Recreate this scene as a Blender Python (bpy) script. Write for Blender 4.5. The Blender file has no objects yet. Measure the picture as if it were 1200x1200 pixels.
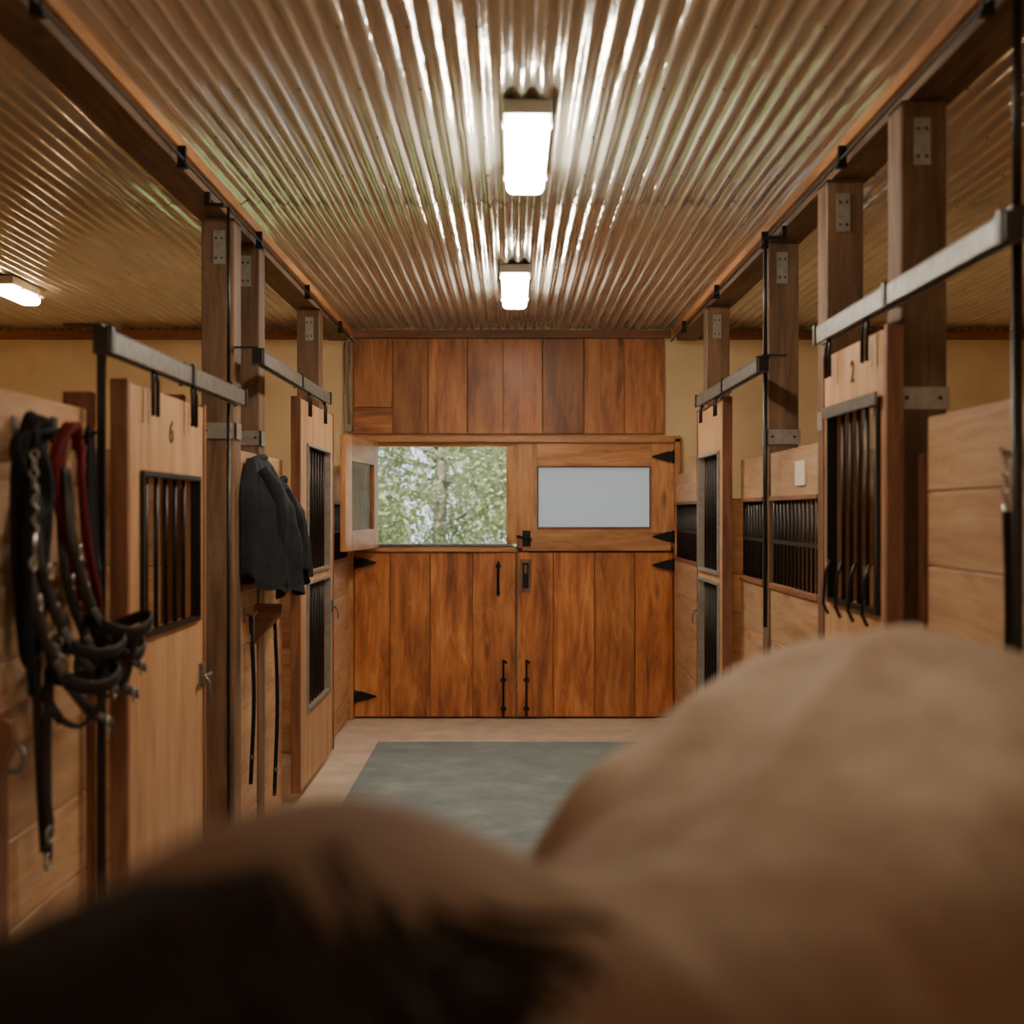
import bpy, math, random
from mathutils import Vector, Matrix
random.seed(7)
D=bpy.data
SC=bpy.context.scene

# ------------------------------------------------------------------ materials
def newmat(name):
    m=D.materials.new(name); m.use_nodes=True
    nt=m.node_tree
    return m,nt,nt.nodes['Principled BSDF']
def N(nt,t,**kw):
    n=nt.nodes.new(t)
    for k,v in kw.items(): setattr(n,k,v)
    return n
def ramp(nt,stops):
    r=N(nt,'ShaderNodeValToRGB'); e=r.color_ramp.elements
    while len(e)>1: e.remove(e[-1])
    e[0].position=stops[0][0]; e[0].color=(*stops[0][1],1)
    for p,c in stops[1:]:
        x=e.new(p); x.color=(*c,1)
    return r
def plain(name,col,rough=.5,metal=0,noise=.0,nscale=20,bump=0,spec=None):
    m,nt,b=newmat(name); L=nt.links
    b.inputs['Roughness'].default_value=rough; b.inputs['Metallic'].default_value=metal
    if spec is not None: b.inputs['Specular IOR Level'].default_value=spec
    tc=N(nt,'ShaderNodeTexCoord'); nz=N(nt,'ShaderNodeTexNoise'); nz.inputs['Scale'].default_value=nscale; nz.inputs['Detail'].default_value=5
    L.new(tc.outputs['Object'],nz.inputs['Vector'])
    k=max(noise,.04)
    r=ramp(nt,[(.3,tuple(c*(1-k) for c in col)),(.7,tuple(min(1,c*(1+k)) for c in col))])
    L.new(nz.outputs['Fac'],r.inputs['Fac']); L.new(r.outputs['Color'],b.inputs['Base Color'])
    if bump:
        bp=N(nt,'ShaderNodeBump'); bp.inputs['Strength'].default_value=bump; bp.inputs['Distance'].default_value=.01
        L.new(nz.outputs['Fac'],bp.inputs['Height']); L.new(bp.outputs['Normal'],b.inputs['Normal'])
    return m
def wood(name,dark,mid,light,rough=.5,knots=1.0,var=.35,streak=.5,coat=0,gy=13):
    m,nt,b=newmat(name); L=nt.links
    b.inputs['Roughness'].default_value=rough
    if coat: b.inputs['Coat Weight'].default_value=coat; b.inputs['Coat Roughness'].default_value=.25
    uv=N(nt,'ShaderNodeUVMap'); uv.uv_map='UVMap'
    at=N(nt,'ShaderNodeAttribute'); at.attribute_name='rnd'
    mk=N(nt,'ShaderNodeMapping'); mk.inputs['Scale'].default_value=(1.6,5.5,1)
    L.new(uv.outputs[0],mk.inputs[0])
    vo=N(nt,'ShaderNodeTexVoronoi'); vo.inputs['Scale'].default_value=1.0
    L.new(mk.outputs[0],vo.inputs['Vector'])
    kn=N(nt,'ShaderNodeMapRange'); kn.inputs['From Min'].default_value=.04; kn.inputs['From Max'].default_value=.17
    L.new(vo.outputs['Distance'],kn.inputs['Value'])
    mp=N(nt,'ShaderNodeMapping'); mp.inputs['Scale'].default_value=(1.0,gy,1)
    L.new(uv.outputs[0],mp.inputs[0])
    ad=N(nt,'ShaderNodeVectorMath',operation='ADD'); sc=N(nt,'ShaderNodeVectorMath',operation='SCALE')
    L.new(vo.outputs['Distance'],sc.inputs[0]); sc.inputs['Scale'].default_value=.8
    L.new(mp.outputs[0],ad.inputs[0]); L.new(sc.outputs[0],ad.inputs[1])
    n1=N(nt,'ShaderNodeTexNoise'); n1.inputs['Scale'].default_value=2.2; n1.inputs['Detail'].default_value=7; n1.inputs['Distortion'].default_value=.7; n1.inputs['Roughness'].default_value=.62
    L.new(ad.outputs[0],n1.inputs['Vector'])
    mp2=N(nt,'ShaderNodeMapping'); mp2.inputs['Scale'].default_value=(.7,4,1); L.new(uv.outputs[0],mp2.inputs[0])
    n2=N(nt,'ShaderNodeTexNoise'); n2.inputs['Scale'].default_value=2.0; n2.inputs['Detail'].default_value=3; L.new(mp2.outputs[0],n2.inputs['Vector'])
    mx=N(nt,'ShaderNodeMix'); mx.inputs[0].default_value=streak
    L.new(n1.outputs['Fac'],mx.inputs[2]); L.new(n2.outputs['Fac'],mx.inputs[3])
    r=ramp(nt,[(.34,dark),(.5,mid),(.66,light)]); L.new(mx.outputs[0],r.inputs['Fac'])
    mr=N(nt,'ShaderNodeMapRange'); mr.inputs['To Min'].default_value=1-var; mr.inputs['To Max'].default_value=1+var*.6
    L.new(at.outputs['Fac'],mr.inputs['Value'])
    v1=N(nt,'ShaderNodeVectorMath',operation='SCALE'); L.new(r.outputs['Color'],v1.inputs[0]); L.new(mr.outputs[0],v1.inputs['Scale'])
    kd=N(nt,'ShaderNodeMapRange'); kd.inputs['To Min'].default_value=1-.75*knots; kd.inputs['To Max'].default_value=1; L.new(kn.outputs[0],kd.inputs['Value'])
    v2=N(nt,'ShaderNodeVectorMath',operation='SCALE'); L.new(v1.outputs[0],v2.inputs[0]); L.new(kd.outputs[0],v2.inputs['Scale'])
    L.new(v2.outputs[0],b.inputs['Base Color'])
    bp=N(nt,'ShaderNodeBump'); bp.inputs['Strength'].default_value=.25; bp.inputs['Distance'].default_value=.004
    L.new(n1.outputs['Fac'],bp.inputs['Height']); L.new(bp.outputs['Normal'],b.inputs['Normal'])
    return m
W_DOOR=wood('wood_varnished_pine',(.13,.030,.009),(.44,.14,.033),(.66,.28,.08),.42,.8,.25,.55,.3,8)
W_UP=wood('wood_rustic_boards',(.13,.042,.015),(.40,.145,.045),(.58,.25,.09),.5,.95,.42,.5,.15,9)
W_PLY=wood('wood_plywood',(.42,.21,.095),(.54,.30,.15),(.63,.39,.215),.5,.25,.12,.6)
W_BRD=wood('wood_stall_boards',(.40,.205,.10),(.55,.32,.17),(.67,.43,.25),.55,.4,.18,.5)
W_POST=wood('wood_post',(.085,.044,.023),(.18,.098,.052),(.28,.165,.09),.65,.5,.2,.5)
W_TRIM=wood('wood_trim_red',(.13,.045,.02),(.25,.095,.042),(.36,.155,.07),.5,.4,.2,.4)
W_LT=wood('wood_frame_orange',(.28,.10,.032),(.52,.23,.08),(.68,.36,.145),.45,.7,.25,.5,.2,9)
M_GALV=plain('galvanised_steel',(.22,.21,.195),.42,.8,.25,25)
M_PLATE=plain('bracket_plate',(.38,.36,.33),.45,.6,.15,30)
M_BLK=plain('black_iron',(.012,.012,.012),.45,.5)
M_BAR=plain('dark_bar_steel',(.03,.026,.024),.4,.7)
M_ROPE=plain('black_nylon',(.010,.010,.011),.8,0,.4,300,.3,.2)
M_RED=plain('red_rope',(.15,.010,.013),.8,0,.5,200,.5,.2)
M_LEA=plain('dark_leather',(.022,.014,.010),.6,0,.3,60,0,.3)
M_CHR=plain('chrome_hardware',(.38,.35,.30),.35,1)
M_CREAM=plain('painted_wall_cream',(.80,.61,.34),.7,0,.08,3)
M_CONC=plain('concrete',(.62,.49,.37),.75,0,.14,5,.15)
M_DARKP=plain('printed_number',(.12,.05,.025),.7)
M_PAPER=plain('paper',(.8,.70,.52),.8)
M_HOUS=plain('lamp_housing',(.6,.56,.48),.4)
M_JACK=plain('jacket_cloth',(.016,.018,.022),.75,0,.3,40,.3,.3)
M_MAT,nt,b=newmat('rubber_mat'); L=nt.links
tc=N(nt,'ShaderNodeTexCoord'); n1=N(nt,'ShaderNodeTexNoise'); n1.inputs['Scale'].default_value=3; n1.inputs['Detail'].default_value=9; n1.inputs['Roughness'].default_value=.7
L.new(tc.outputs['Object'],n1.inputs['Vector'])
r=ramp(nt,[(.3,(.14,.18,.18)),(.55,(.21,.255,.25)),(.75,(.34,.37,.35))]); L.new(n1.outputs['Fac'],r.inputs['Fac']); L.new(r.outputs['Color'],b.inputs['Base Color'])
b.inputs['Roughness'].default_value=.6
M_CORR,nt,b=newmat('corrugated_white_metal'); L=nt.links
tc=N(nt,'ShaderNodeTexCoord'); mp=N(nt,'ShaderNodeMapping'); mp.inputs['Scale'].default_value=(9,1.1,1)
L.new(tc.outputs['Object'],mp.inputs[0]); n1=N(nt,'ShaderNodeTexNoise'); n1.inputs['Scale'].default_value=1.5; n1.inputs['Detail'].default_value=4
L.new(mp.outputs[0],n1.inputs['Vector'])
r=ramp(nt,[(.3,(.66,.62,.53)),(.7,(.85,.82,.73))]); L.new(n1.outputs['Fac'],r.inputs['Fac']); L.new(r.outputs['Color'],b.inputs['Base Color'])
b.inputs['Metallic'].default_value=.45; b.inputs['Roughness'].default_value=.15
bp=N(nt,'ShaderNodeBump'); bp.inputs['Strength'].default_value=.6; bp.inputs['Distance'].default_value=.02; L.new(n1.outputs['Fac'],bp.inputs['Height']); L.new(bp.outputs['Normal'],b.inputs['Normal'])
def emis(name,col,st):
    m,nt,b=newmat(name); b.inputs['Emission Color'].default_value=(*col,1); b.inputs['Emission Strength'].default_value=st
    b.inputs['Base Color'].default_value=(.8,.8,.8,1)
    return m
M_LAMP=emis('lamp_diffuser',(1,.89,.72),74)
M_LAMP_UNSEEN=emis('lamp_diffuser_unseen',(1,.86,.68),20)  # dim, for unseen aisle fixtures; the one by the horse brightens the rump
M_LAMPW=emis('lamp_diffuser_warm',(1,.66,.36),60)
M_PANE,nt,b=newmat('frosted_pane'); L=nt.links
tr=N(nt,'ShaderNodeBsdfTranslucent'); tr.inputs['Color'].default_value=(.80,.80,.85,1)
mx=N(nt,'ShaderNodeMixShader'); mx.inputs[0].default_value=.3
b.inputs['Base Color'].default_value=(.5,.52,.56,1); b.inputs['Roughness'].default_value=.3
L.new(tr.outputs[0],mx.inputs[1]); L.new(b.outputs[0],mx.inputs[2]); L.new(mx.outputs[0],nt.nodes['Material Output'].inputs['Surface'])
M_GLASS,nt,b=newmat('clear_pane'); L=nt.links
tr=N(nt,'ShaderNodeBsdfTransparent'); tr.inputs['Color'].default_value=(.9,.88,.84,1); gl=N(nt,'ShaderNodeBsdfGlossy'); gl.inputs['Roughness'].default_value=.08
mx=N(nt,'ShaderNodeMixShader'); mx.inputs[0].default_value=.10
L.new(tr.outputs[0],mx.inputs[1]); L.new(gl.outputs[0],mx.inputs[2]); L.new(mx.outputs[0],nt.nodes['Material Output'].inputs['Surface'])

# ------------------------------------------------------------------ mesh builder
class MB:
    def __init__(s): s.V=[];s.F=[];s.UV=[];s.R=[];s.M=[];s.S=[]
    def face(s,idx,uvs,m,r,sm=False):
        s.F.append(idx); s.UV+=uvs; s.M.append(m); s.R.append(r); s.S.append(sm)
    def box(s,x0,x1,y0,y1,z0,z1,m=0,r=None,xf=None,la=None):
        if r is None: r=random.random()
        lo=(min(x0,x1),min(y0,y1),min(z0,z1)); hi=(max(x0,x1),max(y0,y1),max(z0,z1))
        d=[hi[i]-lo[i] for i in range(3)]
        La=d.index(max(d)) if la is None else la
        n=len(s.V); P=[]
        for i in range(8):
            p=Vector((hi[0] if i&1 else lo[0],hi[1] if i&2 else lo[1],hi[2] if i&4 else lo[2])); P.append(p)
            s.V.append(xf@p if xf else p)
        for q,ax in (((0,4,6,2),0),((1,3,7,5),0),((0,1,5,4),1),((2,6,7,3),1),((0,2,3,1),2),((4,5,7,6),2)):
            pl=[a for a in range(3) if a!=ax]
            ua=La if La in pl else pl[0]; va=[a for a in pl if a!=ua][0]
            s.face([n+i for i in q],[(P[i][ua]+r*17.3,P[i][va]+r*9.1+ax*.37) for i in q],m,r)
    def tube(s,pts,rad,n=8,m=0,closed=False,flat=1.0,up=None):
        pts=[Vector(p) for p in pts]; K=len(pts)
        if not hasattr(rad,'__len__'): rad=[rad]*K
        rr=random.random(); base=len(s.V); ref=Vector(up) if up else None
        T=[]
        for i in range(K):
            a=pts[(i-1)%K] if (closed or i>0) else pts[i]; c=pts[(i+1)%K] if (closed or i<K-1) else pts[i]
            T.append((c-a).normalized())
        if ref is None:
            ref=Vector((0,0,1)) if abs(T[0].z)<.9 else Vector((1,0,0))
        for i in range(K):
            t=T[i]; u=(ref-t*ref.dot(t))
            if u.length<1e-4: u=t.orthogonal()
            u.normalize(); w=t.cross(u)
            if up is None: ref=u
            for j in range(n):
                a=2*math.pi*j/n
                s.V.append(pts[i]+(u*math.cos(a)+w*math.sin(a)*flat)*rad[i])
        R=K if closed else K-1
        for i in range(R):
            i2=(i+1)%K
            for j in range(n):
                j2=(j+1)%n
                s.face([base+i*n+j,base+i*n+j2,base+i2*n+j2,base+i2*n+j],[(i*.1,j/n),(i*.1,(j+1)/n),(i*.1+.1,(j+1)/n),(i*.1+.1,j/n)],m,rr,True)
        if not closed:
            s.face([base+j for j in range(n)][::-1],[(0,0)]*n,m,rr); s.face([base+(K-1)*n+j for j in range(n)],[(0,0)]*n,m,rr)
    def prism(s,poly,vec,m=0):
        n=len(poly); b=len(s.V); v=Vector(vec); r=random.random()
        for p in poly: s.V.append(Vector(p))
        for p in poly: s.V.append(Vector(p)+v)
        s.face(list(range(b,b+n))[::-1],[(0,0)]*n,m,r); s.face(list(range(b+n,b+2*n)),[(0,0)]*n,m,r)
        for i in range(n):
            j=(i+1)%n; s.face([b+i,b+j,b+n+j,b+n+i],[(0,0)]*4,m,r)
    def finish(s,name,mats,parent=None,bevel=0,loc=None):
        me=D.meshes.new(name); me.from_pydata([tuple(v) for v in s.V],[],s.F)
        uv=me.uv_layers.new(name='UVMap'); fl=[c for t in s.UV for c in t]; uv.data.foreach_set('uv',fl)
        at=me.attributes.new('rnd','FLOAT','FACE'); at.data.foreach_set('value',s.R)
        me.polygons.foreach_set('material_index',s.M); me.polygons.foreach_set('use_smooth',s.S)
        for m in mats: me.materials.append(m)
        me.update()
        o=D.objects.new(name,me); SC.collection.objects.link(o)
        if parent: o.parent=parent
        if bevel:
            bv=o.modifiers.new('bev','BEVEL'); bv.width=bevel; bv.segments=1; bv.limit_method='ANGLE'
        return o
def empty(name,loc=(0,0,0),rotz=0):
    e=D.objects.new(name,None); e.empty_display_size=.1; e.location=loc; e.rotation_euler=(0,0,rotz); SC.collection.objects.link(e); return e

XW=5.4; YB=-5.0; YE=11.0; H=3.40
# ------------------------------------------------------------------ shell
m=MB(); m.box(-XW,XW,YB,YE+.15,-.12,0); m.finish('floor',[M_CONC])
m=MB(); m.box(-XW-.15,-XW,YB,YE+.15,0,H+.1); m.finish('wall_left',[M_CREAM])
m=MB(); m.box(XW,XW+.15,YB,YE+.15,0,H+.1); m.finish('wall_right',[M_CREAM])
m=MB()
m.box(-XW,-1.43,YE,YE+.15,0,H+.1); m.box(1.455,XW,YE,YE+.15,0,H+.1); m.box(-1.43,1.455,YE,YE+.15,2.46,H+.1)
m.finish('wall_back',[M_CREAM])
m=MB()
m.box(-XW,-1.4,YB-.15,YB,0,H+.1); m.box(1.4,XW,YB-.15,YB,0,H+.1); m.box(-1.4,1.4,YB-.15,YB,2.5,H+.1)
m.finish('wall_front',[M_CREAM])
def corr(m,x0,x1,y0,y1,z):
    per=.076; n=int((x1-x0)/per*12); rows=6
    base=len(m.V)
    for j in range(rows+1):
        y=y0+(y1-y0)*j/rows
        for i in range(n+1):
            x=x0+(x1-x0)*i/n
            zz=z+.0115*math.cos(2*math.pi*x/per)+.0025*math.sin(y*2.3+x*5)+.0015*math.sin(y*5.1-x*9)
            m.V.append(Vector((x,y,zz)))
    for j in range(rows):
        for i in range(n):
            a=base+j*(n+1)+i
            m.face([a,a+n+1,a+n+2,a+1],[(0,0)]*4,0,0,True)
def dome(m,x,y,z,r,mi):
    b=len(m.V); k=6
    for j in range(k): m.V.append(Vector((x+r*math.cos(j*6.2832/k),y+r*math.sin(j*6.2832/k),z)))
    m.V.append(Vector((x,y,z-r*.9)))
    for j in range(k): m.face([b+j,b+k,b+(j+1)%k],[(0,0)]*3,mi,0,True)
m=MB()
sheets=[(-5.0,-2.6),(-2.66,-.2),(-.26,2.2),(2.14,4.5),(4.44,6.6),(6.54,8.8),(8.74,11.0)]
for k,(a,b_) in enumerate(sheets):
    z=H-.004*(k%2)
    corr(m,-1.44,1.44,a,b_,z); corr(m,-XW,-1.55,a,b_,z); corr(m,1.55,XW,a,b_,z)
for yy in [2.3+.61*i for i in range(15)]:
    for i in range(-17,18,3):
        dome(m,(i+.5)*.076,yy,H-.0125,.008,1)
    for i in list(range(-70,-21,4))+list(range(22,70,4)):
        dome(m,(i+.5)*.076,yy,H-.0125,.008,1)
m.finish('ceiling',[M_CORR,M_BAR])
m=MB(); m.box(-XW,XW,YB,YE+.15,H+.03,H+.1); m.finish('ceiling_deck',[W_POST])
for s,nm in ((-1,'trim_1'),(1,'trim_2')):
    m=MB()
    for a,b_ in ((-5,-1),(-1,3),(3,7),(7,10.99)):
        m.box(s*1.43,s*1.60,a,b_-.004,3.29,3.385)
    for a,b_ in ((-5,-1),(-1,3),(3,7),(7,10.99)):
        m.box(s*1.395,s*1.43,a,b_-.004,3.335,3.385,1)
    m.finish(nm,[W_POST,W_LT],bevel=.003)
    m=MB()
    m.tube([(s*1.375,-4.9,3.275),(s*1.375,10.9,3.275)],.007,8,0)
    for i in range(8):
        y=-1.2+i*1.62
        m.box(s*1.366,s*1.40,y,y+.025,3.25,3.333,0); m.box(s*1.358,s*1.40,y-.005,y+.03,3.24,3.252,0)
    m.finish('steel_conduit',[M_BLK])
m=MB(); m.box(-XW,-1.6,10.955,10.998,3.30,3.385); m.box(-1.38,1.38,10.955,10.998,3.31,3.38); m.box(1.6,XW,10.955,10.998,3.30,3.385); m.finish('trim_3',[W_TRIM],bevel=.003)
m=MB(); x=-1.375
for i,w in enumerate((.34,.31,.34,.31,.34,.36,.35,.345)):
    if i==0:
        m.box(x,x+w-.004,10.955,10.998,2.71,3.305,0,.55); m.box(x,x+w-.004,10.955,10.998,2.48,2.705,0,.83)
    else: m.box(x,x+w-.004,10.953+.004*(i%2),10.998,2.48,3.305,0,{1:.22,2:.85,3:.68,4:.97,5:.13,6:.62,7:.79}[i])
    x+=w
m.finish('wall_back_cladding',[W_UP],bevel=.003)
# ------------------------------------------------------------------ end door
E=empty('door_1')
m=MB()
m.box(-1.43,-1.375,10.93,11.1,0,2.44); m.box(1.41,1.455,10.93,11.1,0,2.44); m.box(-1.43,1.455,10.93,11.1,2.405,2.46)
m.box(-1.375,-1.20,10.99,11.06,1.50,2.405,0); m.box(-1.375,0.04,10.99,11.06,2.37,2.405,0)
m.finish('jamb_frame',[W_LT],E,.003)
m=MB()
x=-1.37
for i,w in enumerate((.31,.35,.37,.375)): m.box(x,x+w-.004,10.985,11.03,.02,1.45,0,(.8,.45,.93,.66)[i]); x+=w
m.box(-1.37,.035,10.955,10.985,1.455,1.50,1)
m.box(-1.375,.045,11.031,11.07,.0,1.50,3)
m.box(-1.19,.0,10.94,11.07,1.501,1.523,2)
m.finish('lower_left_leaf',[W_DOOR,W_LT,M_GALV,W_POST],E,.003)
m=MB(); x=.05
m.box(.05,.17,10.965,10.985,.03,1.45,0,.9)
for i,w in enumerate((.31,.36,.35,.335)): m.box(x,x+w-.004,10.985,11.03,.02,1.45,0,(.5,.99,.3,.74)[i]); x+=w
m.box(.046,1.41,11.031,11.07,.0,1.60,1)
m.finish('lower_right_leaf',[W_DOOR,W_POST],E,.003)
def leaf(parent,name,w,pane,xf=None):
    m=MB(); h0,h1=1.49,2.402; a,b_=.16,w-.20
    m.box(0,a-.002,0,.045,h0,h1,0,xf=xf); m.box(b_+.002,w,0,.045,h0,h1,0,xf=xf)
    m.box(a,b_,0,.045,2.20,h1,0,xf=xf); m.box(a,b_,0,.045,h0,1.655,0,xf=xf)
    for q in ((a,b_,-.012,.0,2.185,2.20),(a,b_,-.012,.0,1.655,1.67),(a,a+.015,-.012,.0,1.67,2.185),(b_-.015,b_,-.012,.0,1.67,2.185)):
        m.box(*q,m=1,xf=xf)
    o=m.finish(name,[W_LT,W_TRIM],parent,.003)
    m=MB(); m.box(a,b_,.018,.026,1.655,2.20,0,xf=xf); m.finish(name+'_pane',[pane],parent)
leaf(E,'upper_right_leaf',1.353,M_PANE,Matrix.Translation((.055,10.975,0)))
m=MB(); m.box(.09,1.38,10.955,10.974,1.462,1.62,0); m.finish('cross_rail',[W_LT],E,.004)
m=MB(); m.box(-.05,.06,11.021,11.06,1.525,2.40,0,r=.9); m.box(-.05,.045,10.985,11.02,1.525,2.37,0,r=.9); m.finish('meeting_stile',[W_LT],E,.003)
xf=Matrix.Translation((-1.20,10.93,0))@Matrix.Rotation(math.radians(-97),4,'Z')
leaf(E,'upper_left_leaf',1.12,M_GLASS,xf)
def hinge(m,x,z,d,y=10.95):
    m.prism([(x,y,z-.045),(x+d*.05,y,z-.045),(x+d*.17,y,z-.010),(x+d*.19,y,z),(x+d*.17,y,z+.010),(x+d*.05,y,z+.045),(x,y,z+.045)][::d],(0,.012,0))
    m.tube([(x,y-.002,z-.055),(x,y-.002,z+.055)],.011)
m=MB()
for z in (2.28,1.585,1.34): hinge(m,1.40,z,-1)
for z in (1.36,.2): hinge(m,-1.36,z,1)
m.finish('strap_hinges',[M_BLK],E)
m=MB()
m.prism([(-.14,10.972,1.10),(-.12,10.972,1.14),(-.10,10.972,1.10),(-.12,10.972,1.06)],(0,.012,0)); m.prism([(-.145,10.972,1.33),(-.12,10.972,1.38),(-.095,10.972,1.33),(-.12,10.972,1.28)],(0,.012,0))
m.tube([(-.12,10.97,1.11),(-.12,10.93,1.15),(-.12,10.925,1.22),(-.12,10.93,1.28),(-.12,10.97,1.32)],.012)
for x in (-.075,.125):
    m.tube([(x+.03,10.93,.49),(x,10.93,.52),(x,10.93,.03)],.010); m.box(x-.025,x+.025,10.935,10.965,.33,.36); m.box(x-.025,x+.025,10.935,10.965,.08,.11)
m.tube([(.04,10.93,1.59),(.17,10.93,1.56)],.012); m.box(.09,.16,10.94,10.957,1.50,1.64)
m.box(.09,.145,10.94,10.963,1.14,1.36)
m.finish('door_ironwork',[M_BLK],E)
m=MB(); m.box(.07,.165,10.952,10.964,1.10,1.39); m.box(.105,.13,10.925,10.94,1.27,1.34); m.finish('latch_block',[W_POST],E)
m=MB(); m.tube([(-1.41,10.96,3.28),(-1.41,10.96,2.48)],.011); m.tube([(-1.45,10.97,3.28),(-1.45,10.97,2.6),(-1.41,10.97,2.5)],.008)
m.box(-1.44,-1.39,10.94,10.998,2.5,2.56); m.finish('electrical_conduit',[M_PLATE])

# ------------------------------------------------------------------ posts
def post(s,y,lower=0,plates=True):
    E=empty('wooden_post')
    m=MB(); w=.165
    m.box(s*1.402,s*(1.402+w),y,y+w,0,3.285,0); m.finish('timber',[W_POST],E,.006)
    m=MB()
    cx=s*(1.402+w*.45)
    m.box(cx-.030,cx+.030,y-.006,y-.001,3.05,3.22,0)
    for z in (3.08,3.18):
        for dx in (-.015,.015): m.box(cx+dx-.005,cx+dx+.005,y-.010,y-.006,z-.005,z+.005,1)
    if plates:
        m.box(s*1.385,s*1.575,y-.008,y-.001,2.17,2.25,0); m.box(s*1.390,s*1.400,y-.008,y+.12,2.17,2.25,0)
        for dx in (1.42,1.54): m.box(s*dx-.006,s*dx+.006,y-.014,y-.008,2.205,2.217,1)
    m.finish('steel_plates',[M_PLATE,M_BAR],E)
for y in (6.37,7.0,9.2): post(-1,y)
for y in (4.55,5.63,6.9,9.09): post(1,y)
for s in (-1,1):
    for y in (.6,-2.6): post(s,y)
# ------------------------------------------------------------------ stall fronts
def boardwall(name,s,y0,y1,top,h=.252):
    m=MB(); z=top
    while z>.02:
        z2=max(z-h,.01); m.box(s*1.405,s*1.445,y0,y1,z2+.003,z); z=z2
    return m.finish(name,[W_BRD],None,.004)
boardwall('stall_board_wall',-1,1.2,4.17,2.14); boardwall('stall_board_wall',1,1.2,4.27,2.12)
boardwall('stall_board_wall',-1,-4.95,.55,2.14); boardwall('stall_board_wall',1,-4.95,.55,2.14)
def front(s,y0,y1):
    E=empty('stall_front')
    m=MB(); 
    m.box(s*1.41,s*1.435,y0,y1,1.87,2.12,0,la=1)
    z=1.40
    while z>.02:
        z2=max(z-.30,.01); m.box(s*1.41,s*1.45,y0,y1,z2+.003,z,0,la=1); z=z2
    m.box(s*1.40,s*1.46,y0,y1,1.385,1.415,1); m.box(s*1.40,s*1.46,y0,y1,1.86,1.885,1)
    m.finish('panels',[W_BRD,W_TRIM],E,.003)
    m=MB(); n=max(2,int((y1-y0)/.085))
    for i in range(n+1):
        y=y0+.01+(y1-y0-.02)*i/n; m.tube([(s*1.43,y,1.41),(s*1.43,y,1.865)],.009,6)
    m.box(s*1.422,s*1.438,y0,y1,1.63,1.65)
    m.finish('bars',[M_BAR],E)
front(-1,6.55,6.98); front(-1,7.18,7.75); front(-1,9.38,10.9)
front(1,5.81,6.88); front(1,7.08,7.78); front(1,9.27,10.9)
def stud(s,y,top,mat=W_TRIM,w=.05):
    m=MB(); m.box(s*1.395,s*1.49,y,y+w,0,top); m.finish('door_stud',[mat],None,.004)
stud(-1,4.185,2.20); stud(1,4.29,2.0); stud(-1,5.35,2.3); stud(1,5.36,2.3)
def divider(s,y,top):
    m=MB(); z=top
    while z>.02:
        z2=max(z-.28,.01); m.box(s*1.60,s*5.38,y,y+.045,z2+.003,z,0); z=z2
    m.finish('stall_divider',[W_BRD],None,.004)
for s in (-1,1):
    divider(s,2.3,2.1); divider(s,6.0,2.1) ; divider(s,9.4 if s<0 else 9.28,1.9); divider(s,-1.3,2.1)

# ------------------------------------------------------------------ sliding stall doors
def stall_door(s,y0,y1,ztop,win,num=None,lower=None,nbars=7,metal=False):
    E=empty('stall_door'); xi,xo=s*1.30,s*1.345
    wy0,wy1,wz0,wz1=win; zb=.08
    m=MB(); B=lambda a,b_,c,d,mi=0,la=2: m.box(xi,xo,a,b_,c,d,mi,la=la,r=.5+random.random()*.2)
    B(y0,wy0,zb,ztop); B(wy1,y1,zb,ztop); B(wy0,wy1,wz1,ztop)
    if lower:
        B(wy0,wy1,lower[1],wz0,0); B(wy0,wy1,zb,lower[0],0)
    else: B(wy0,wy1,zb,wz0)
    m.box(s*1.293,s*1.352,y0-.035,y0-.001,zb,ztop+.01,1); m.box(s*1.293,s*1.352,y1+.001,y1+.03,zb,ztop+.01,1)
    m.finish('panel',[W_PLY,W_TRIM],E,.002)
    m=MB()
    def grid(z0,z1):
        k=nbars
        for i in range(1,k): 
            y=wy0+(wy1-wy0)*i/k; m.tube([(s*1.322,y,z0),(s*1.322,y,z1)],.009,6)
        f=.016
        for a,b_,c,d in ((wy0-f,wy1+f,z1-.002,z1+f),(wy0-f,wy1+f,z0-f,z0+.002),(wy0-f,wy0+.004,z0,z1),(wy1-.004,wy1+f,z0,z1)):
            m.box(s*1.285,s*1.325,a,b_,c,d,1 if metal else 0)
        if s>0 and not metal:
            m.box(1.275,1.285,wy0-.03,wy1+.03,z1-.01,z1+.035,2)
            for q in range(4):
                y=wy0+.06+(wy1-wy0-.12)*q/3; m.tube([(1.283,y,z0+.16),(1.262,y,z0+.10),(1.255,y,z0-.02),(1.275,y,z0-.06)],.007,6)
    grid(wz0,wz1)
    if lower: grid(*lower)
    m.finish('window_grille',[M_BAR,M_PLATE,M_GALV],E)
    m=MB(); zl=1.12; m.box(s*1.285,s*1.30,y1-.07,y1-.02,zl-.04,zl+.05,0); m.tube([(s*1.27,y1-.12,zl),(s*1.27,y1+.02,zl)],.008,6); m.tube([(s*1.27,y1-.08,zl),(s*1.25,y1-.08,zl-.03),(s*1.25,y1-.08,zl-.09)],.006,6)
    m.finish('latch',[M_GALV],E)
    if num:
        cu=D.curves.new('number','FONT'); cu.body=num; cu.size=.12; cu.extrude=.001; cu.materials.append(M_DARKP)
        o=D.objects.new('number',cu); SC.collection.objects.link(o); o.parent=E
        o.location=(s*1.297,(wy0+wy1)/2+(.035 if s>0 else -.035),(wz1+ztop)/2-.02); o.rotation_euler=(math.radians(90),0,math.radians(-90 if s>0 else 90))
    return E
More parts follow.
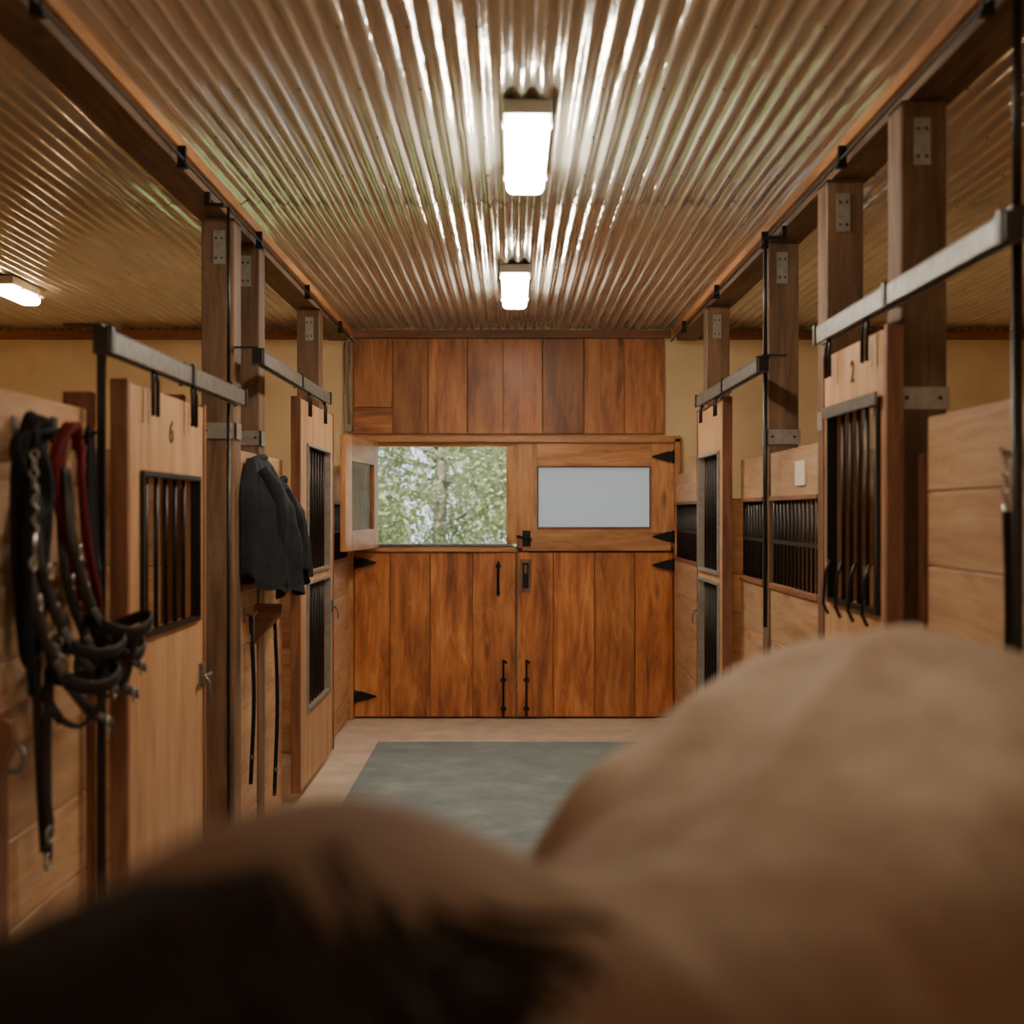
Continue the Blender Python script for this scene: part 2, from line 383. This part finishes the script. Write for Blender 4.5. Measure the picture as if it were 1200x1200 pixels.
def rail(s,y0,y1,z,hang,rod=None,rodlow=None,ztop=None,rr=.010):
    E=empty('sliding_door_track')
    m=MB(); x=s*1.275
    m.box(x-.024,x+.024,y0,y1,z+.030,z+.036); m.box(x-.024,x-.019,y0,y1,z-.035,z+.030); m.box(x+.019,x+.024,y0,y1,z-.035,z+.030)
    m.box(x-.019,x-.008,y0,y1,z-.035,z-.030); m.box(x+.008,x+.019,y0,y1,z-.035,z-.030)
    m.finish('channel',[M_GALV],E,.002)
    m=MB()
    for y in (y0+.01,(y0+y1)/2,y1-.05):
        m.box(x-.028,x+.028,y,y+.035,z+.036,z+.044); m.box(x-.030,x-.024,y,y+.035,z-.04,z+.044); m.box(x+.024,x+.030,y,y+.035,z-.04,z+.044)
        m.box(x,s*1.398,y,y+.03,z+.044,z+.052)
    m.box(x-.024,x+.024,y0-.008,y0,z-.035,z+.036)
    for y in hang:
        m.tube([(x-s*.005,y-.03,ztop-.10),(x-s*.005,y-.03,z-.07),(x,y-.02,z-.045),(x,y,z-.03),(x,y+.02,z-.045),(x-s*.005,y+.03,z-.07),(x-s*.005,y+.03,ztop-.10)],.008,6)
        m.tube([(x-.012,y,z-.01),(x+.012,y,z-.01)],.018,10)
    if rod is not None:
        xr=x+s*.045
        m.tube([(xr,rod,3.22),(xr,rod,z+.05)],rr,8); m.box(xr-.02,s*1.43,rod-.015,rod+.015,3.22,3.236); m.box(s*1.405,s*1.43,rod-.015,rod+.015,3.236,3.288)
        m.tube([(xr,rod,z+.06),(xr,rod,rodlow)],rr*1.15,8)
        m.box(xr-.022,xr+.022,rod-.022,rod+.022,z+.045,z+.07)
    m.finish('brackets_and_hangers',[M_BAR],E)
stall_door(-1,4.28,5.31,2.24,(4.43,5.21,1.37,1.93),'6',nbars=6)
rail(-1,3.92,5.97,2.335,(4.5,5.05),5.88,.2,2.24,.008)
m=MB(); m.box(-1.365,-1.34,4.15,4.168,0.0,2.37); m.finish('track_support_bar',[M_BAR])
stall_door(-1,7.75,9.15,2.50,(8.0,8.95,1.42,2.22),None,(.55,1.34),8,True)
rail(-1,6.33,8.74,2.58,(7.95,8.6),None,2.3,2.50)
stall_door(1,4.39,5.25,2.44,(4.47,5.15,1.45,2.19),'2',nbars=6)
rail(1,3.21,5.25,2.527,(4.55,5.08),3.30,.3,2.44,.013)
stall_door(1,7.78,8.82,2.50,(7.92,8.72,1.42,2.17),None,(.55,1.34),8,True)
rail(1,6.41,8.62,2.55,(7.9,8.5),6.58,1.2,2.50)
m=MB(); m.box(1.400,1.408,6.05,6.25,1.93,2.05); m.finish('stall_name_card',[M_PAPER])

m=MB(); m.box(-1.04,1.04,-2,3.9,.001,.018); m.box(-1.04,1.04,3.91,6.85,.001,.018); m.box(-1.04,1.04,6.86,9.8,.001,.018); m.finish('rubber_floor_mat',[M_MAT],None,.003)

# ------------------------------------------------------------------ lights
def lamp(x,y0,y1,w=.175,mat=M_LAMP,z=3.385):
    E=empty('ceiling_light')
    m=MB(); m.box(x-w/2-.008,x+w/2+.008,y0-.04,y1+.04,z-.055,z,0)
    for y in (y0+.1,y1-.1): m.box(x-w/2-.014,x-w/2-.004,y,y+.03,z-.07,z-.02); m.box(x+w/2+.004,x+w/2+.014,y,y+.03,z-.07,z-.02)
    m.finish('housing',[M_HOUS],E,.012)
    m=MB(); m.box(x-w/2,x+w/2,y0,y1,z-.12,z-.05,0); o=m.finish('diffuser',[mat],E); bv=o.modifiers.new('b','BEVEL'); bv.width=.034; bv.segments=5
    o.data.polygons.foreach_set('use_smooth',[True]*6)
lamp(.06,4.88,5.86); lamp(.02,8.1,9.15); lamp(.06,1.5,2.5,mat=M_LAMP_UNSEEN); lamp(.05,-3.6,-2.4,mat=M_LAMP_UNSEEN)
lamp(-3.42,8.5,9.0,.14,M_LAMPW); lamp(-3.4,.2,.9,.12,M_LAMPW); lamp(3.4,.2,.9,.12,M_LAMPW)
lamp(3.5,7.2,7.8,.12,M_LAMPW)

# ------------------------------------------------------------------ tack
def sm(pts,k=5,closed=False):
    P=[Vector(p) for p in pts]; n=len(P); out=[]
    for i in range(n if closed else n-1):
        g=lambda q: P[q%n] if closed else P[max(0,min(n-1,q))]
        a,b_,c,d=g(i-1),g(i),g(i+1),g(i+2)
        for j in range(k):
            t=j/k; out.append(.5*((2*b_)+(c-a)*t+(2*a-5*b_+4*c-d)*t*t+(3*b_-a-3*c+d)*t**3))
    if not closed: out.append(P[-1])
    return out
def ring(m,c,r,ax,rt=.004,mi=0,n=16,sq=1.0):
    ax=Vector(ax).normalized(); u=ax.orthogonal().normalized(); w=ax.cross(u)
    m.tube([Vector(c)+(u*math.cos(a)*sq+w*math.sin(a))*r for a in [2*math.pi*i/n for i in range(n)]],rt,6,mi,closed=True)
def chain(m,p0,p1,n,mi=1,r=.012):
    p0=Vector(p0);p1=Vector(p1); d=(p1-p0)
    for i in range(n):
        c=p0+d*(i+.5)/n; ring(m,c,r,(1,0,0) if i%2 else (0,1,0),.003,mi,10)
def hook(m,x,y,z,s,mi):
    m.tube([(x,y,z),(x-s*.05,y,z),(x-s*.065,y,z+.02)],.007,6,mi); m.box(x-.004,x+.004,y-.02,y+.02,z-.04,z+.04,mi)
X=-1.36
E=empty('lead_rope')
m=MB(); hook(m,-1.40,3.56,2.03,-1,1)
for k in range(8):
    o=.014*k; q=random.uniform(-.015,.015); zb=1.78-.09*(k%5)
    m.tube(sm([(X+.014*(k%4),3.56+.008*k+q,2.075-.006*k),(X+.012*(k%3),3.50-o*.6,1.99),(X+.012*(k%4),3.48-o*.3+q,1.85),(X+.01,3.50+q,zb),(X+.02,3.56+o*.4,zb+.01),(X+.01*(k%3),3.64+o*.5,1.86),(X,3.62+o*.4,2.0)],6,True),.013,7,0,closed=True)
m.tube(sm([(X+.04,3.50,2.02),(X+.05,3.43,1.8),(X+.05,3.42,1.5),(X+.05,3.46,1.30)]),.013,8,0)
chain(m,(X+.06,3.44,1.97),(X+.06,3.43,1.74),9)
m.tube([(X+.06,3.43,1.74),(X+.06,3.43,1.68)],.010,6,1); ring(m,(X+.06,3.43,1.66),.02,(1,0,0),.005,1)
m.finish('black_rope_coil',[M_ROPE,M_CHR],E)
E=empty('lead_rope')
m=MB(); hook(m,-1.40,3.86,2.05,-1,1)
for k in range(6):
    o=.018*k; zb=1.66-.05*(k%4)
    m.tube(sm([(X+.015*(k%3),3.86,2.065),(X+.01*(k%2),3.80-o*.7,1.97),(X+.02,3.79-o*.6,1.80),(X+.03,3.85,zb),(X+.02,3.96+o*.3,zb+.01),(X+.01,4.01+o*.2,1.80),(X,3.97,1.99)],6,True),.0125,8,0,closed=True)
m.tube(sm([(X+.05,3.85,2.0),(X+.07,3.78,1.9),(X+.07,3.84,1.7),(X+.06,3.97,1.52),(X+.04,4.02,1.42)]),.0125,8,0)
m.finish('red_rope_coil',[M_RED,M_BAR],E)
E=empty('lead_rope')
m=MB(); hook(m,-1.40,4.05,2.04,-1,0)
for k in range(4):
    m.tube(sm([(X,4.05,2.06),(X+.02,4.01-.01*k,1.9-.03*k),(X+.03,4.02,1.65-.07*k),(X+.03,4.06,1.62-.07*k),(X+.01,4.09,1.7),(X,4.09,1.98)],6,True),.012,7,0,closed=True)
m.finish('black_rope_coil',[M_ROPE],E)
def halter(yc,zc,x0,scale=1.0,drop=.45):
    E=empty('horse_halter'); m=MB()
    T=lambda pts,cl=False,w=.021: m.tube(sm(pts,6,cl),w*scale,8,0,closed=cl,flat=.22,up=(.3,1,.0))
    top=(x0+.01,yc,zc)
    T([top,(x0+.02,yc+.02,zc-.2),(x0+.03,yc+.10,zc-.36)]); T([top,(x0+.04,yc-.05,zc-.2),(x0+.05,yc+.02,zc-.34),(x0+.06,yc+.08,zc-.42)])
    c=Vector((x0+.10,yc+.20,zc-.48))
    for dz,rr in ((0,.10),):
        m.tube([c+Vector((math.cos(a)*rr,math.sin(a)*rr*1.15,dz+.02*math.sin(a*2))) for a in [2*math.pi*i/20 for i in range(20)]],.019,8,0,closed=True,flat=.3,up=(0,0,1))
    T([(x0+.03,yc+.10,zc-.36),(x0+.04,yc+.14,zc-.44),(x0+.02,yc+.12,zc-.52),(x0+.05,yc+.16,zc-.60)])
    T([(x0+.06,yc+.08,zc-.42),(x0+.10,yc+.10,zc-.50),(x0+.14,yc+.17,zc-.58),(x0+.18,yc+.22,zc-.62)])
    T([(x0+.18,yc+.14,zc-.48),(x0+.16,yc+.16,zc-.56),(x0+.10,yc+.18,zc-.62),(x0+.05,yc+.16,zc-.60)])
    for p in ((x0+.04,yc+.10,zc-.37),(x0+.17,yc+.21,zc-.62),(x0+.05,yc+.0,zc-.25)): ring(m,p,.022,(1,.2,0),.004,1)
    if drop>.5:
        T([(x0+.05,yc+.02,zc-.46),(x0+.05,yc,zc-.6),(x0+.04,yc-.01,zc-.8),(x0+.05,yc+.01,zc-drop+.1)])
        T([(x0+.03,yc+.05,zc-.56),(x0+.03,yc+.04,zc-.8),(x0+.03,yc+.05,zc-drop)])
        T([(x0+.02,yc-.02,zc-.40),(x0+.03,yc-.03,zc-.7),(x0+.03,yc+.02,zc-drop+.03)])
        chain(m,(x0+.07,yc+.02,zc-.44),(x0+.07,yc+.02,zc-.56),5)
        for p in ((x0+.05,yc+.01,zc-drop+.08),(x0+.03,yc+.05,zc-drop-.01)): ring(m,p,.024,(1,0,0),.005,1)
    m.finish('straps',[M_LEA,M_CHR],E)
halter(3.60,1.88,-1.37,1,1.08)
halter(3.76,1.93,-1.335)
halter(3.80,1.84,-1.37)
halter(3.48,1.80,-1.35)
E=empty('saddle_rack_bracket')
m=MB(); m.box(-1.402,-1.375,3.32,3.45,.62,1.265); m.prism([(-1.375,3.36,1.26),(-1.335,3.36,1.24),(-1.325,3.36,1.19),(-1.375,3.36,1.05)],(0,.04,0)); m.finish('arm',[W_TRIM],E,.004)
m=MB(); m.tube(sm([(-1.373,3.43,1.16),(-1.335,3.43,1.16),(-1.32,3.42,1.13),(-1.335,3.41,1.10),(-1.373,3.41,1.10)]),.007,8); m.finish('ring_hook',[M_GALV],E)
def strapset(x,y,z0,z1):
    E=empty('leather_strap'); m=MB()
    m.tube(sm([(x,y,z0),(x+.015,y+.012,(z0+z1)/2),(x,y+.01,z1),(x+.005,y-.01,z1+.01),(x+.02,y-.012,(z0+z1)/2),(x,y,z0)]),.011,6,0,flat=.5)
    ring(m,(x,y,z0-.12),.02,(1,0,0),.004,1); ring(m,(x+.01,y,z1+.1),.018,(1,0,0),.004,1); hook(m,-1.40,y,z0,-1,1)
    m.finish('strap',[M_ROPE,M_CHR],E)
strapset(-1.37,6.62,1.26,.42); strapset(-1.37,7.28,1.22,.22)
m=MB(); m.box(-1.40,-1.25,6.86,6.90,1.22,1.30); m.prism([(-1.40,6.86,1.22),(-1.27,6.86,1.22),(-1.40,6.86,1.08)],(0,.04,0)); m.finish('saddle_rack_bracket',[W_TRIM],None,.004)
def jacket(y0,y1,z0,z1,dep,seed):
    random.seed(seed); E=empty('hanging_jacket'); m=MB(); NU,NV=64,36; b=len(m.V)
    ph=random.random()*6
    for j in range(NV+1):
        t=j/NV; z=z1+(z0-z1)*t
        env=(.35+.65*min(1,t/.35)**.8)*(1+.25*t)
        for i in range(NU+1):
            a=math.pi*i/NU; u=i/NU; yc=(y0+y1)/2; hw=(y1-y0)/2*(.55+.45*min(1,t*4))
            f=1+.22*math.sin(7*a+ph+t*1.5)*min(1,t*1.5)+.08*math.sin(17*a+4*t+ph)
            zz=z+.02*math.sin(4*a+ph)*t-(.10*(1-abs(2*u-1))*t)+(.0 if j<NV else .02*math.sin(a*9+ph))
            m.V.append(Vector((-1.392+dep*env*max(0,math.sin(a))**.55*f,yc-hw*math.cos(a),zz)))
    for j in range(NV):
        for i in range(NU):
            p=b+j*(NU+1)+i; m.face([p,p+1,p+NU+2,p+NU+1],[(0,0)]*4,0,0,True)
    y=y0+(y1-y0)*.15; m.tube(sm([(-1.36+dep*.3,y+.02,z1-.06),(-1.36+dep*.8,y+.01,z1-.2),(-1.38+dep*.95,y+.02,z1-.38),(-1.38+dep*1.0,y+.04,z0-.03)]),[.04]*5+[.045]*5+[.042]*5+[.04],10,0,flat=.6)
    m.tube(sm([(-1.38,y0+(y1-y0)*.25,z1-.02),(-1.33,(y0+y1)/2,z1+.015),(-1.38,y0+(y1-y0)*.75,z1-.02)]),.022,8,0)
    o=m.finish('cloth',[M_JACK],E)
    tx=D.textures.new('folds','CLOUDS'); tx.noise_scale=.12; dm=o.modifiers.new('folds','DISPLACE'); dm.texture=tx; dm.strength=.03; dm.mid_level=.5
jacket(6.48,7.12,1.44,2.08,.17,3)
jacket(7.2,7.58,1.50,1.98,.15,5)
E=empty('lead_rope'); m=MB(); x=1.355
hook(m,1.40,3.46,1.96,1,1); chain(m,(x,3.46,1.97),(x,3.46,1.82),6); m.tube([(x,3.46,1.82),(x,3.46,1.77)],.012,8,1)
m.tube(sm([(x,3.46,1.80),(x+.005,3.455,1.5),(x,3.47,1.0),(x,3.49,.6)]),.013,8,0)
m.tube(sm([(x,3.46,1.80),(x-.005,3.43,1.6),(x,3.44,1.2),(x,3.46,1.0)]),.013,8,0)
m.finish('rope',[M_ROPE,M_CHR],E)

# ------------------------------------------------------------------ horse
def mk_horse(W,ang):
    E=empty('horse',(W[0],W[1],0),ang)
    V=[];F=[]
    def addrings(rings):
        b=len(V); n=len(rings[0])
        for r in rings: V.extend(r)
        for i in range(len(rings)-1):
            for j in range(n):
                F.append((b+i*n+j,b+i*n+(j+1)%n,b+(i+1)*n+(j+1)%n,b+(i+1)*n+j))
        F.append(tuple(range(b,b+n))[::-1]); F.append(tuple(range(b+(len(rings)-1)*n,b+len(rings)*n)))
    def interp(st,k=3):
        out=[]
        n=len(st); D_=len(st[0])
        for i in range(n-1):
            g=lambda q:st[max(0,min(n-1,q))]
            a,b_,c,d=g(i-1),g(i),g(i+1),g(i+2)
            for j in range(k):
                t=j/k; out.append(tuple(.5*((2*b_[q])+(c[q]-a[q])*t+(2*a[q]-5*b_[q]+4*c[q]-d[q])*t*t+(3*b_[q]-a[q]-3*c[q]+d[q])*t**3) for q in range(D_)))
        out.append(st[-1]); return out
    st=[(-.47,1.24,1.00,.08,1.12,1.0),(-.42,1.34,.92,.17,1.12,1.0),(-.30,1.48,.84,.235,1.12,1.05),(-.15,1.58,.79,.265,1.12,1.25),(0,1.605,.76,.285,1.12,1.4),(.15,1.55,.74,.31,1.14,1.25),
        (.33,1.46,.73,.34,1.16,1.05),(.52,1.455,.75,.36,1.18,.92),(.68,1.515,.79,.37,1.22,.86),(.84,1.59,.86,.37,1.27,.84),(1.0,1.635,.92,.355,1.30,.84),(1.16,1.63,.96,.33,1.30,.86),(1.30,1.56,1.0,.28,1.27,.9),(1.40,1.45,1.05,.20,1.23,1),(1.46,1.33,1.12,.09,1.22,1)]
    rings=[]
    for s,tp,bt,hw,zc,pe in interp(st,6):
        R=[]
        for j in range(72):
            a=2*math.pi*j/72; c=math.cos(a); si=math.sin(a)
            y=hw*math.copysign(abs(si)**(pe if c>0 else .85),si)
            z=zc+(tp-zc)*c if c>0 else zc+(zc-bt)*c
            if c>0:
                g=math.exp(-((s-.80)/.40)**2)
                z+=.016*g*math.exp(-(y/.028)**2)-.014*g*math.exp(-((abs(y)-.075)/.04)**2)
                z+=.030*math.exp(-((s-.70)/.07)**2-((abs(y)-.27)/.06)**2)
                z-=.024*math.exp(-((s-.56)/.07)**2-((abs(y)-.27)/.08)**2)
                z+=.012*math.exp(-((s+.02)/.10)**2-((abs(y)-.11)/.04)**2)
            R.append(Vector((s,y,z)))
        rings.append(R)
    addrings(rings)
    def limb(st,k=4,n=20):
        st=interp(st,k); P=[Vector(q[:3]) for q in st]; rings=[]
        for i,q in enumerate(st):
            t=(P[min(i+1,len(P)-1)]-P[max(i-1,0)]).normalized(); lat=Vector((0,1,0)); lat=(lat-t*lat.dot(t)).normalized(); sg=t.cross(lat)
            rings.append([P[i]+sg*math.cos(2*math.pi*j/n)*q[3]+lat*math.sin(2*math.pi*j/n)*q[4] for j in range(n)])
        addrings(rings)
    limb([(0,0,1.30,.27,.17),(-.18,0,1.315,.26,.15),(-.36,0,1.33,.22,.125),(-.54,0,1.35,.18,.10),(-.72,0,1.37,.145,.085),(-.86,0,1.39,.12,.08),(-.92,0,1.38,.09,.07)])
    limb([(-.80,0,1.43,.07,.06),(-.87,0,1.38,.125,.085),(-.95,0,1.29,.14,.092),(-1.02,0,1.20,.12,.085),(-1.09,0,1.10,.09,.065),(-1.15,0,1.01,.072,.054),(-1.20,0,.93,.068,.058),(-1.225,0,.885,.05,.045),(-1.235,0,.865,.02,.02)])
    for sy in (-1,1):
        limb([(-.83,sy*.05,1.46,.03,.025),(-.83,sy*.062,1.50,.034,.022),(-.84,sy*.068,1.55,.026,.014),(-.85,sy*.066,1.60,.006,.005)],3,10)
        limb([(-.12,sy*.17,1.15,.17,.09),(-.10,sy*.175,.95,.12,.085),(-.13,sy*.17,.78,.078,.06),(-.15,sy*.165,.60,.055,.046),(-.155,sy*.16,.50,.054,.048),(-.15,sy*.16,.42,.04,.036),(-.15,sy*.16,.28,.034,.028),(-.15,sy*.16,.18,.043,.037),(-.17,sy*.16,.12,.036,.034),(-.19,sy*.16,.07,.045,.045)])
        limb([(1.15,sy*.17,1.28,.22,.13),(1.12,sy*.185,1.10,.21,.13),(1.07,sy*.19,.95,.17,.11),(1.10,sy*.18,.80,.11,.075),(1.20,sy*.17,.66,.068,.05),(1.265,sy*.165,.56,.062,.046),(1.25,sy*.165,.46,.046,.038),(1.235,sy*.165,.30,.036,.031),(1.225,sy*.165,.19,.045,.038),(1.20,sy*.165,.12,.037,.035),(1.18,sy*.165,.07,.046,.045)])
    limb([(1.38,0,1.47,.05,.045),(1.46,0,1.43,.045,.04),(1.50,0,1.34,.035,.03),(1.52,0,1.2,.02,.02)],3,12)
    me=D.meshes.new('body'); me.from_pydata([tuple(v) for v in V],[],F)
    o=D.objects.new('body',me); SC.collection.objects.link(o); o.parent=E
    rm=o.modifiers.new('remesh','REMESH'); rm.mode='VOXEL'; rm.voxel_size=.012; rm.use_smooth_shade=True
    s_=o.modifiers.new('smooth','SMOOTH'); s_.iterations=7; s_.factor=.5
    M,nt,b=newmat('buckskin_coat'); L=nt.links
    tc=N(nt,'ShaderNodeTexCoord'); sp=N(nt,'ShaderNodeSeparateXYZ'); L.new(tc.outputs['Object'],sp.inputs[0])
    nz=N(nt,'ShaderNodeTexNoise'); nz.inputs['Scale'].default_value=9; nz.inputs['Detail'].default_value=6; L.new(tc.outputs['Object'],nz.inputs['Vector'])
    r=ramp(nt,[(.3,(.40,.285,.20)),(.55,(.50,.375,.28)),(.75,(.58,.46,.36))]); L.new(nz.outputs['Fac'],r.inputs['Fac'])
    def rng(sock,a,b_,nzk):
        ad=N(nt,'ShaderNodeMath',operation='MULTIPLY_ADD'); L.new(nz.outputs['Fac'],ad.inputs[0]); ad.inputs[1].default_value=nzk; L.new(sock,ad.inputs[2])
        q=N(nt,'ShaderNodeMapRange'); q.interpolation_type='SMOOTHSTEP'; q.inputs['From Min'].default_value=a; q.inputs['From Max'].default_value=b_; L.new(ad.outputs[0],q.inputs['Value']); return q.outputs[0]
    shade_z=rng(sp.outputs['Z'],1.40,1.63,.10); fx=rng(sp.outputs['X'],-.05,.50,.2)  # shading painted into coat down the flanks; coat also browner toward neck
    mu0=N(nt,'ShaderNodeMath',operation='MULTIPLY'); L.new(shade_z,mu0.inputs[0]); L.new(fx,mu0.inputs[1])
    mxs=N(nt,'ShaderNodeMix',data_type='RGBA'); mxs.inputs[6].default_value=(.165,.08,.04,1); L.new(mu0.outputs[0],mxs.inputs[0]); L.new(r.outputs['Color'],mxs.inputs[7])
    mr=N(nt,'ShaderNodeMapRange'); mr.inputs['From Min'].default_value=.45; mr.inputs['From Max'].default_value=.72; L.new(sp.outputs['Z'],mr.inputs['Value'])
    mr2=N(nt,'ShaderNodeMapRange'); mr2.inputs['From Min'].default_value=-1.16; mr2.inputs['From Max'].default_value=-1.08; L.new(sp.outputs['X'],mr2.inputs['Value'])
    mu=N(nt,'ShaderNodeMath',operation='MULTIPLY'); L.new(mr.outputs[0],mu.inputs[0]); L.new(mr2.outputs[0],mu.inputs[1])
    mx=N(nt,'ShaderNodeMix',data_type='RGBA'); mx.inputs[6].default_value=(.02,.013,.01,1); L.new(mu.outputs[0],mx.inputs[0]); L.new(mxs.outputs[2],mx.inputs[7]); L.new(mx.outputs[2],b.inputs['Base Color'])
    b.inputs['Roughness'].default_value=.75; b.inputs['Specular IOR Level'].default_value=.25
    mp=N(nt,'ShaderNodeMapping'); mp.inputs['Scale'].default_value=(14,60,60); L.new(tc.outputs['Object'],mp.inputs[0])
    n3=N(nt,'ShaderNodeTexNoise'); n3.inputs['Scale'].default_value=2; n3.inputs['Detail'].default_value=4; L.new(mp.outputs[0],n3.inputs['Vector'])
    bp=N(nt,'ShaderNodeBump'); bp.inputs['Strength'].default_value=.8; bp.inputs['Distance'].default_value=.005; L.new(n3.outputs['Fac'],bp.inputs['Height']); L.new(bp.outputs['Normal'],b.inputs['Normal'])
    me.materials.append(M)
    M_HAIR=plain('mane_hair',(.022,.012,.007),.85,0,.6,60,0,.15)
    m=MB()
    for sy in (-1,1):
        for hx in (-.20,1.17):
            yy=sy*(.16 if hx<0 else .165)
            m.tube([(hx-.015,yy,.003),(hx,yy,.05),(hx+.012,yy,.095)],[.062,.054,.044],16)
    m.finish('hooves',[plain('hoof',(.03,.022,.018),.5)],E)
    m=MB()
    for sy in (-1,1):
        c=Vector((-.975,sy*.082,1.285)); m.tube([c+Vector((0,sy*q,0)) for q in (-.02,-.005,.008,.014,.017)],[.022,.022,.017,.010,.003],12)
        c=Vector((-1.215,sy*.045,.935)); m.tube([c+Vector((0,sy*q,0)) for q in (-.02,.008,.012)],[.014,.013,.002],10)
    m.finish('eyes_and_nostrils',[plain('eye_dark',(.008,.006,.005),.1)],E)
    random.seed(11); m=MB()
    for i in range(1400):
        t=random.random()**1.05; s=-.02-.845*t
        ztop=1.582-.08*t
        k=min(1,.25+t*5)
        wd=(.10+.08*(1-t))*random.uniform(.65,1.15)
        ln=(.03+.38*min(1,t*2.4))*random.uniform(.5,1.2)
        a=random.uniform(-.03,.03); dx=random.gauss(-.02,.05)
        y0=random.uniform(-.02,.02)
        m.tube(sm([(s,y0,ztop-.01),(s+dx*.2,y0-.03,ztop+.006*k),(s+dx*.5,-wd*.7,ztop-.045),(s+dx*.8,-wd-.015,ztop-.03-ln*.55),(s+dx,-wd-.02+a,ztop-.03-ln)],3),[.0045]*9+[.004,.003,.002,.001],4)
    for i in range(80):
        y0=random.uniform(-.03,.03); m.tube(sm([(-.84,y0,1.50),(-.90,y0*1.2,1.50),(-.96,y0*1.5,1.42),(-1.02,y0*1.6,1.32)],3),[.005]*7+[.004,.003,.001],5)
    m.finish('mane',[M_HAIR],E)
    m=MB()
    for i in range(220):
        a=random.uniform(0,6.28); r=random.uniform(0,1); k=random.uniform(.7,1.05)
        c,s=math.cos(a)*r,math.sin(a)*r
        m.tube(sm([(1.46+.02*c,.02*s,1.43),(1.52+.03*c,.04*s,1.30),(1.54+.05*c,.07*s,1.0),(1.53+.06*c,.08*s,.75),(1.52+.04*c,.05*s,1.40-.95*k)],3),[.006]*10+[.004,.002,.001],5)
    m.finish('tail',[M_HAIR],E)
    return E
mk_horse((-.13,.88),math.atan2(.785,.62))

# ------------------------------------------------------------------ outdoors
m=MB(); m.box(-40,40,YE+.16,60,-.25,-.13); m.box(-40,40,-40,YB-.16,-.25,-.13); m.finish('ground',[plain('grass',(.20,.24,.09),.9,0,.3,2)])
M_LEAF,nt,b=newmat('leaves'); L=nt.links
at=N(nt,'ShaderNodeAttribute'); at.attribute_name='rnd'; r=ramp(nt,[(0,(.22,.27,.12)),(.5,(.42,.46,.25)),(1,(.70,.69,.46))]); L.new(at.outputs['Fac'],r.inputs['Fac']); L.new(r.outputs['Color'],b.inputs['Base Color'])
b.inputs['Roughness'].default_value=.8
tr=N(nt,'ShaderNodeBsdfTranslucent'); L.new(r.outputs['Color'],tr.inputs['Color']); mx=N(nt,'ShaderNodeMixShader'); mx.inputs[0].default_value=.45
L.new(b.outputs[0],mx.inputs[1]); L.new(tr.outputs[0],mx.inputs[2]); L.new(mx.outputs[0],nt.nodes['Material Output'].inputs['Surface'])
M_BARK=plain('bark',(.22,.19,.15),.9,0,.3,8,.5)
def tree(x,y,h,R,seed,n=14000):
    random.seed(seed); E=empty('tree',(x,y,0))
    m=MB(); m.tube(sm([(0,0,-.2),(.1,0,h*.3),(-.05,.1,h*.6),(0,0,h*.85)]),[.15-.008*i for i in range(16)],10)
    for i in range(16):
        a=random.uniform(0,6.28); z=random.uniform(.15,.75)*h; l=R*random.uniform(.5,.9)
        m.tube(sm([(0,0,z),(math.cos(a)*l*.5,math.sin(a)*l*.5,z+.3),(math.cos(a)*l,math.sin(a)*l,z+.7)]),[.05-.0045*k for k in range(11)],6)
    m.finish('trunk',[M_BARK],E)
    V=[];F=[];Rn=[]
    blobs=[(random.uniform(-1,1)*R*.8,random.uniform(-1,1)*R*.75,random.uniform(.08,.95)*h,random.uniform(.5,1.1)) for _ in range(44)]
    for i in range(n):
        k=random.randrange(len(blobs)); bx,by,bz,br=blobs[k]; d=Vector((random.gauss(0,1),random.gauss(0,1),random.gauss(0,1))).normalized()*br*random.uniform(.45,1)
        p=Vector((bx,by,max(.2,bz)))+d; q=Vector((random.gauss(0,1),random.gauss(0,1),random.gauss(0,1))).normalized(); w=q.orthogonal().normalized()
        s=random.uniform(.05,.09); b0=len(V); V+= [tuple(p-q*s),tuple(p+w*s*.5),tuple(p+q*s),tuple(p-w*s*.5)]; F.append((b0,b0+1,b0+2,b0+3)); Rn.append(min(1,max(0,random.gauss(.3+.4*((k*37)%10)/10,.2))))
    me=D.meshes.new('foliage'); me.from_pydata(V,[],F); a=me.attributes.new('rnd','FLOAT','FACE'); a.data.foreach_set('value',Rn); me.materials.append(M_LEAF)
    o=D.objects.new('foliage',me); SC.collection.objects.link(o); o.parent=E
tree(-3.4,21,7,2.2,1); tree(.9,23,8,2.4,2); tree(-7,24,7,2.5,3); tree(4.5,22,7,2.4,4); tree(-1.6,27,9,2.6,5,16000); tree(-5,29,9,3,6,16000); tree(-2,33,11,3.2,8,18000); tree(2.5,31,10,3,9)
w=D.worlds.new('sky'); SC.world=w; w.use_nodes=True; bg=w.node_tree.nodes['Background']; bg.inputs[0].default_value=(.78,.86,1,1); bg.inputs[1].default_value=2.2
sl=D.lights.new('sun','SUN'); sl.energy=9; sl.angle=.02; sl.color=(1,.95,.85); so=D.objects.new('sun',sl); SC.collection.objects.link(so); so.location=(-5,-10,20)
so.rotation_euler=Vector((.35,.75,-.9)).to_track_quat('-Z','Y').to_euler()
c=D.cameras.new('camera'); c.sensor_width=36; c.lens=44.4; c.clip_end=200; co=D.objects.new('camera',c); SC.collection.objects.link(co)
co.location=(0,0,1.8); co.rotation_euler=(math.radians(90),0,0)
c.dof.use_dof=True; c.dof.focus_distance=9.0; c.dof.aperture_fstop=1.9
SC.camera=co
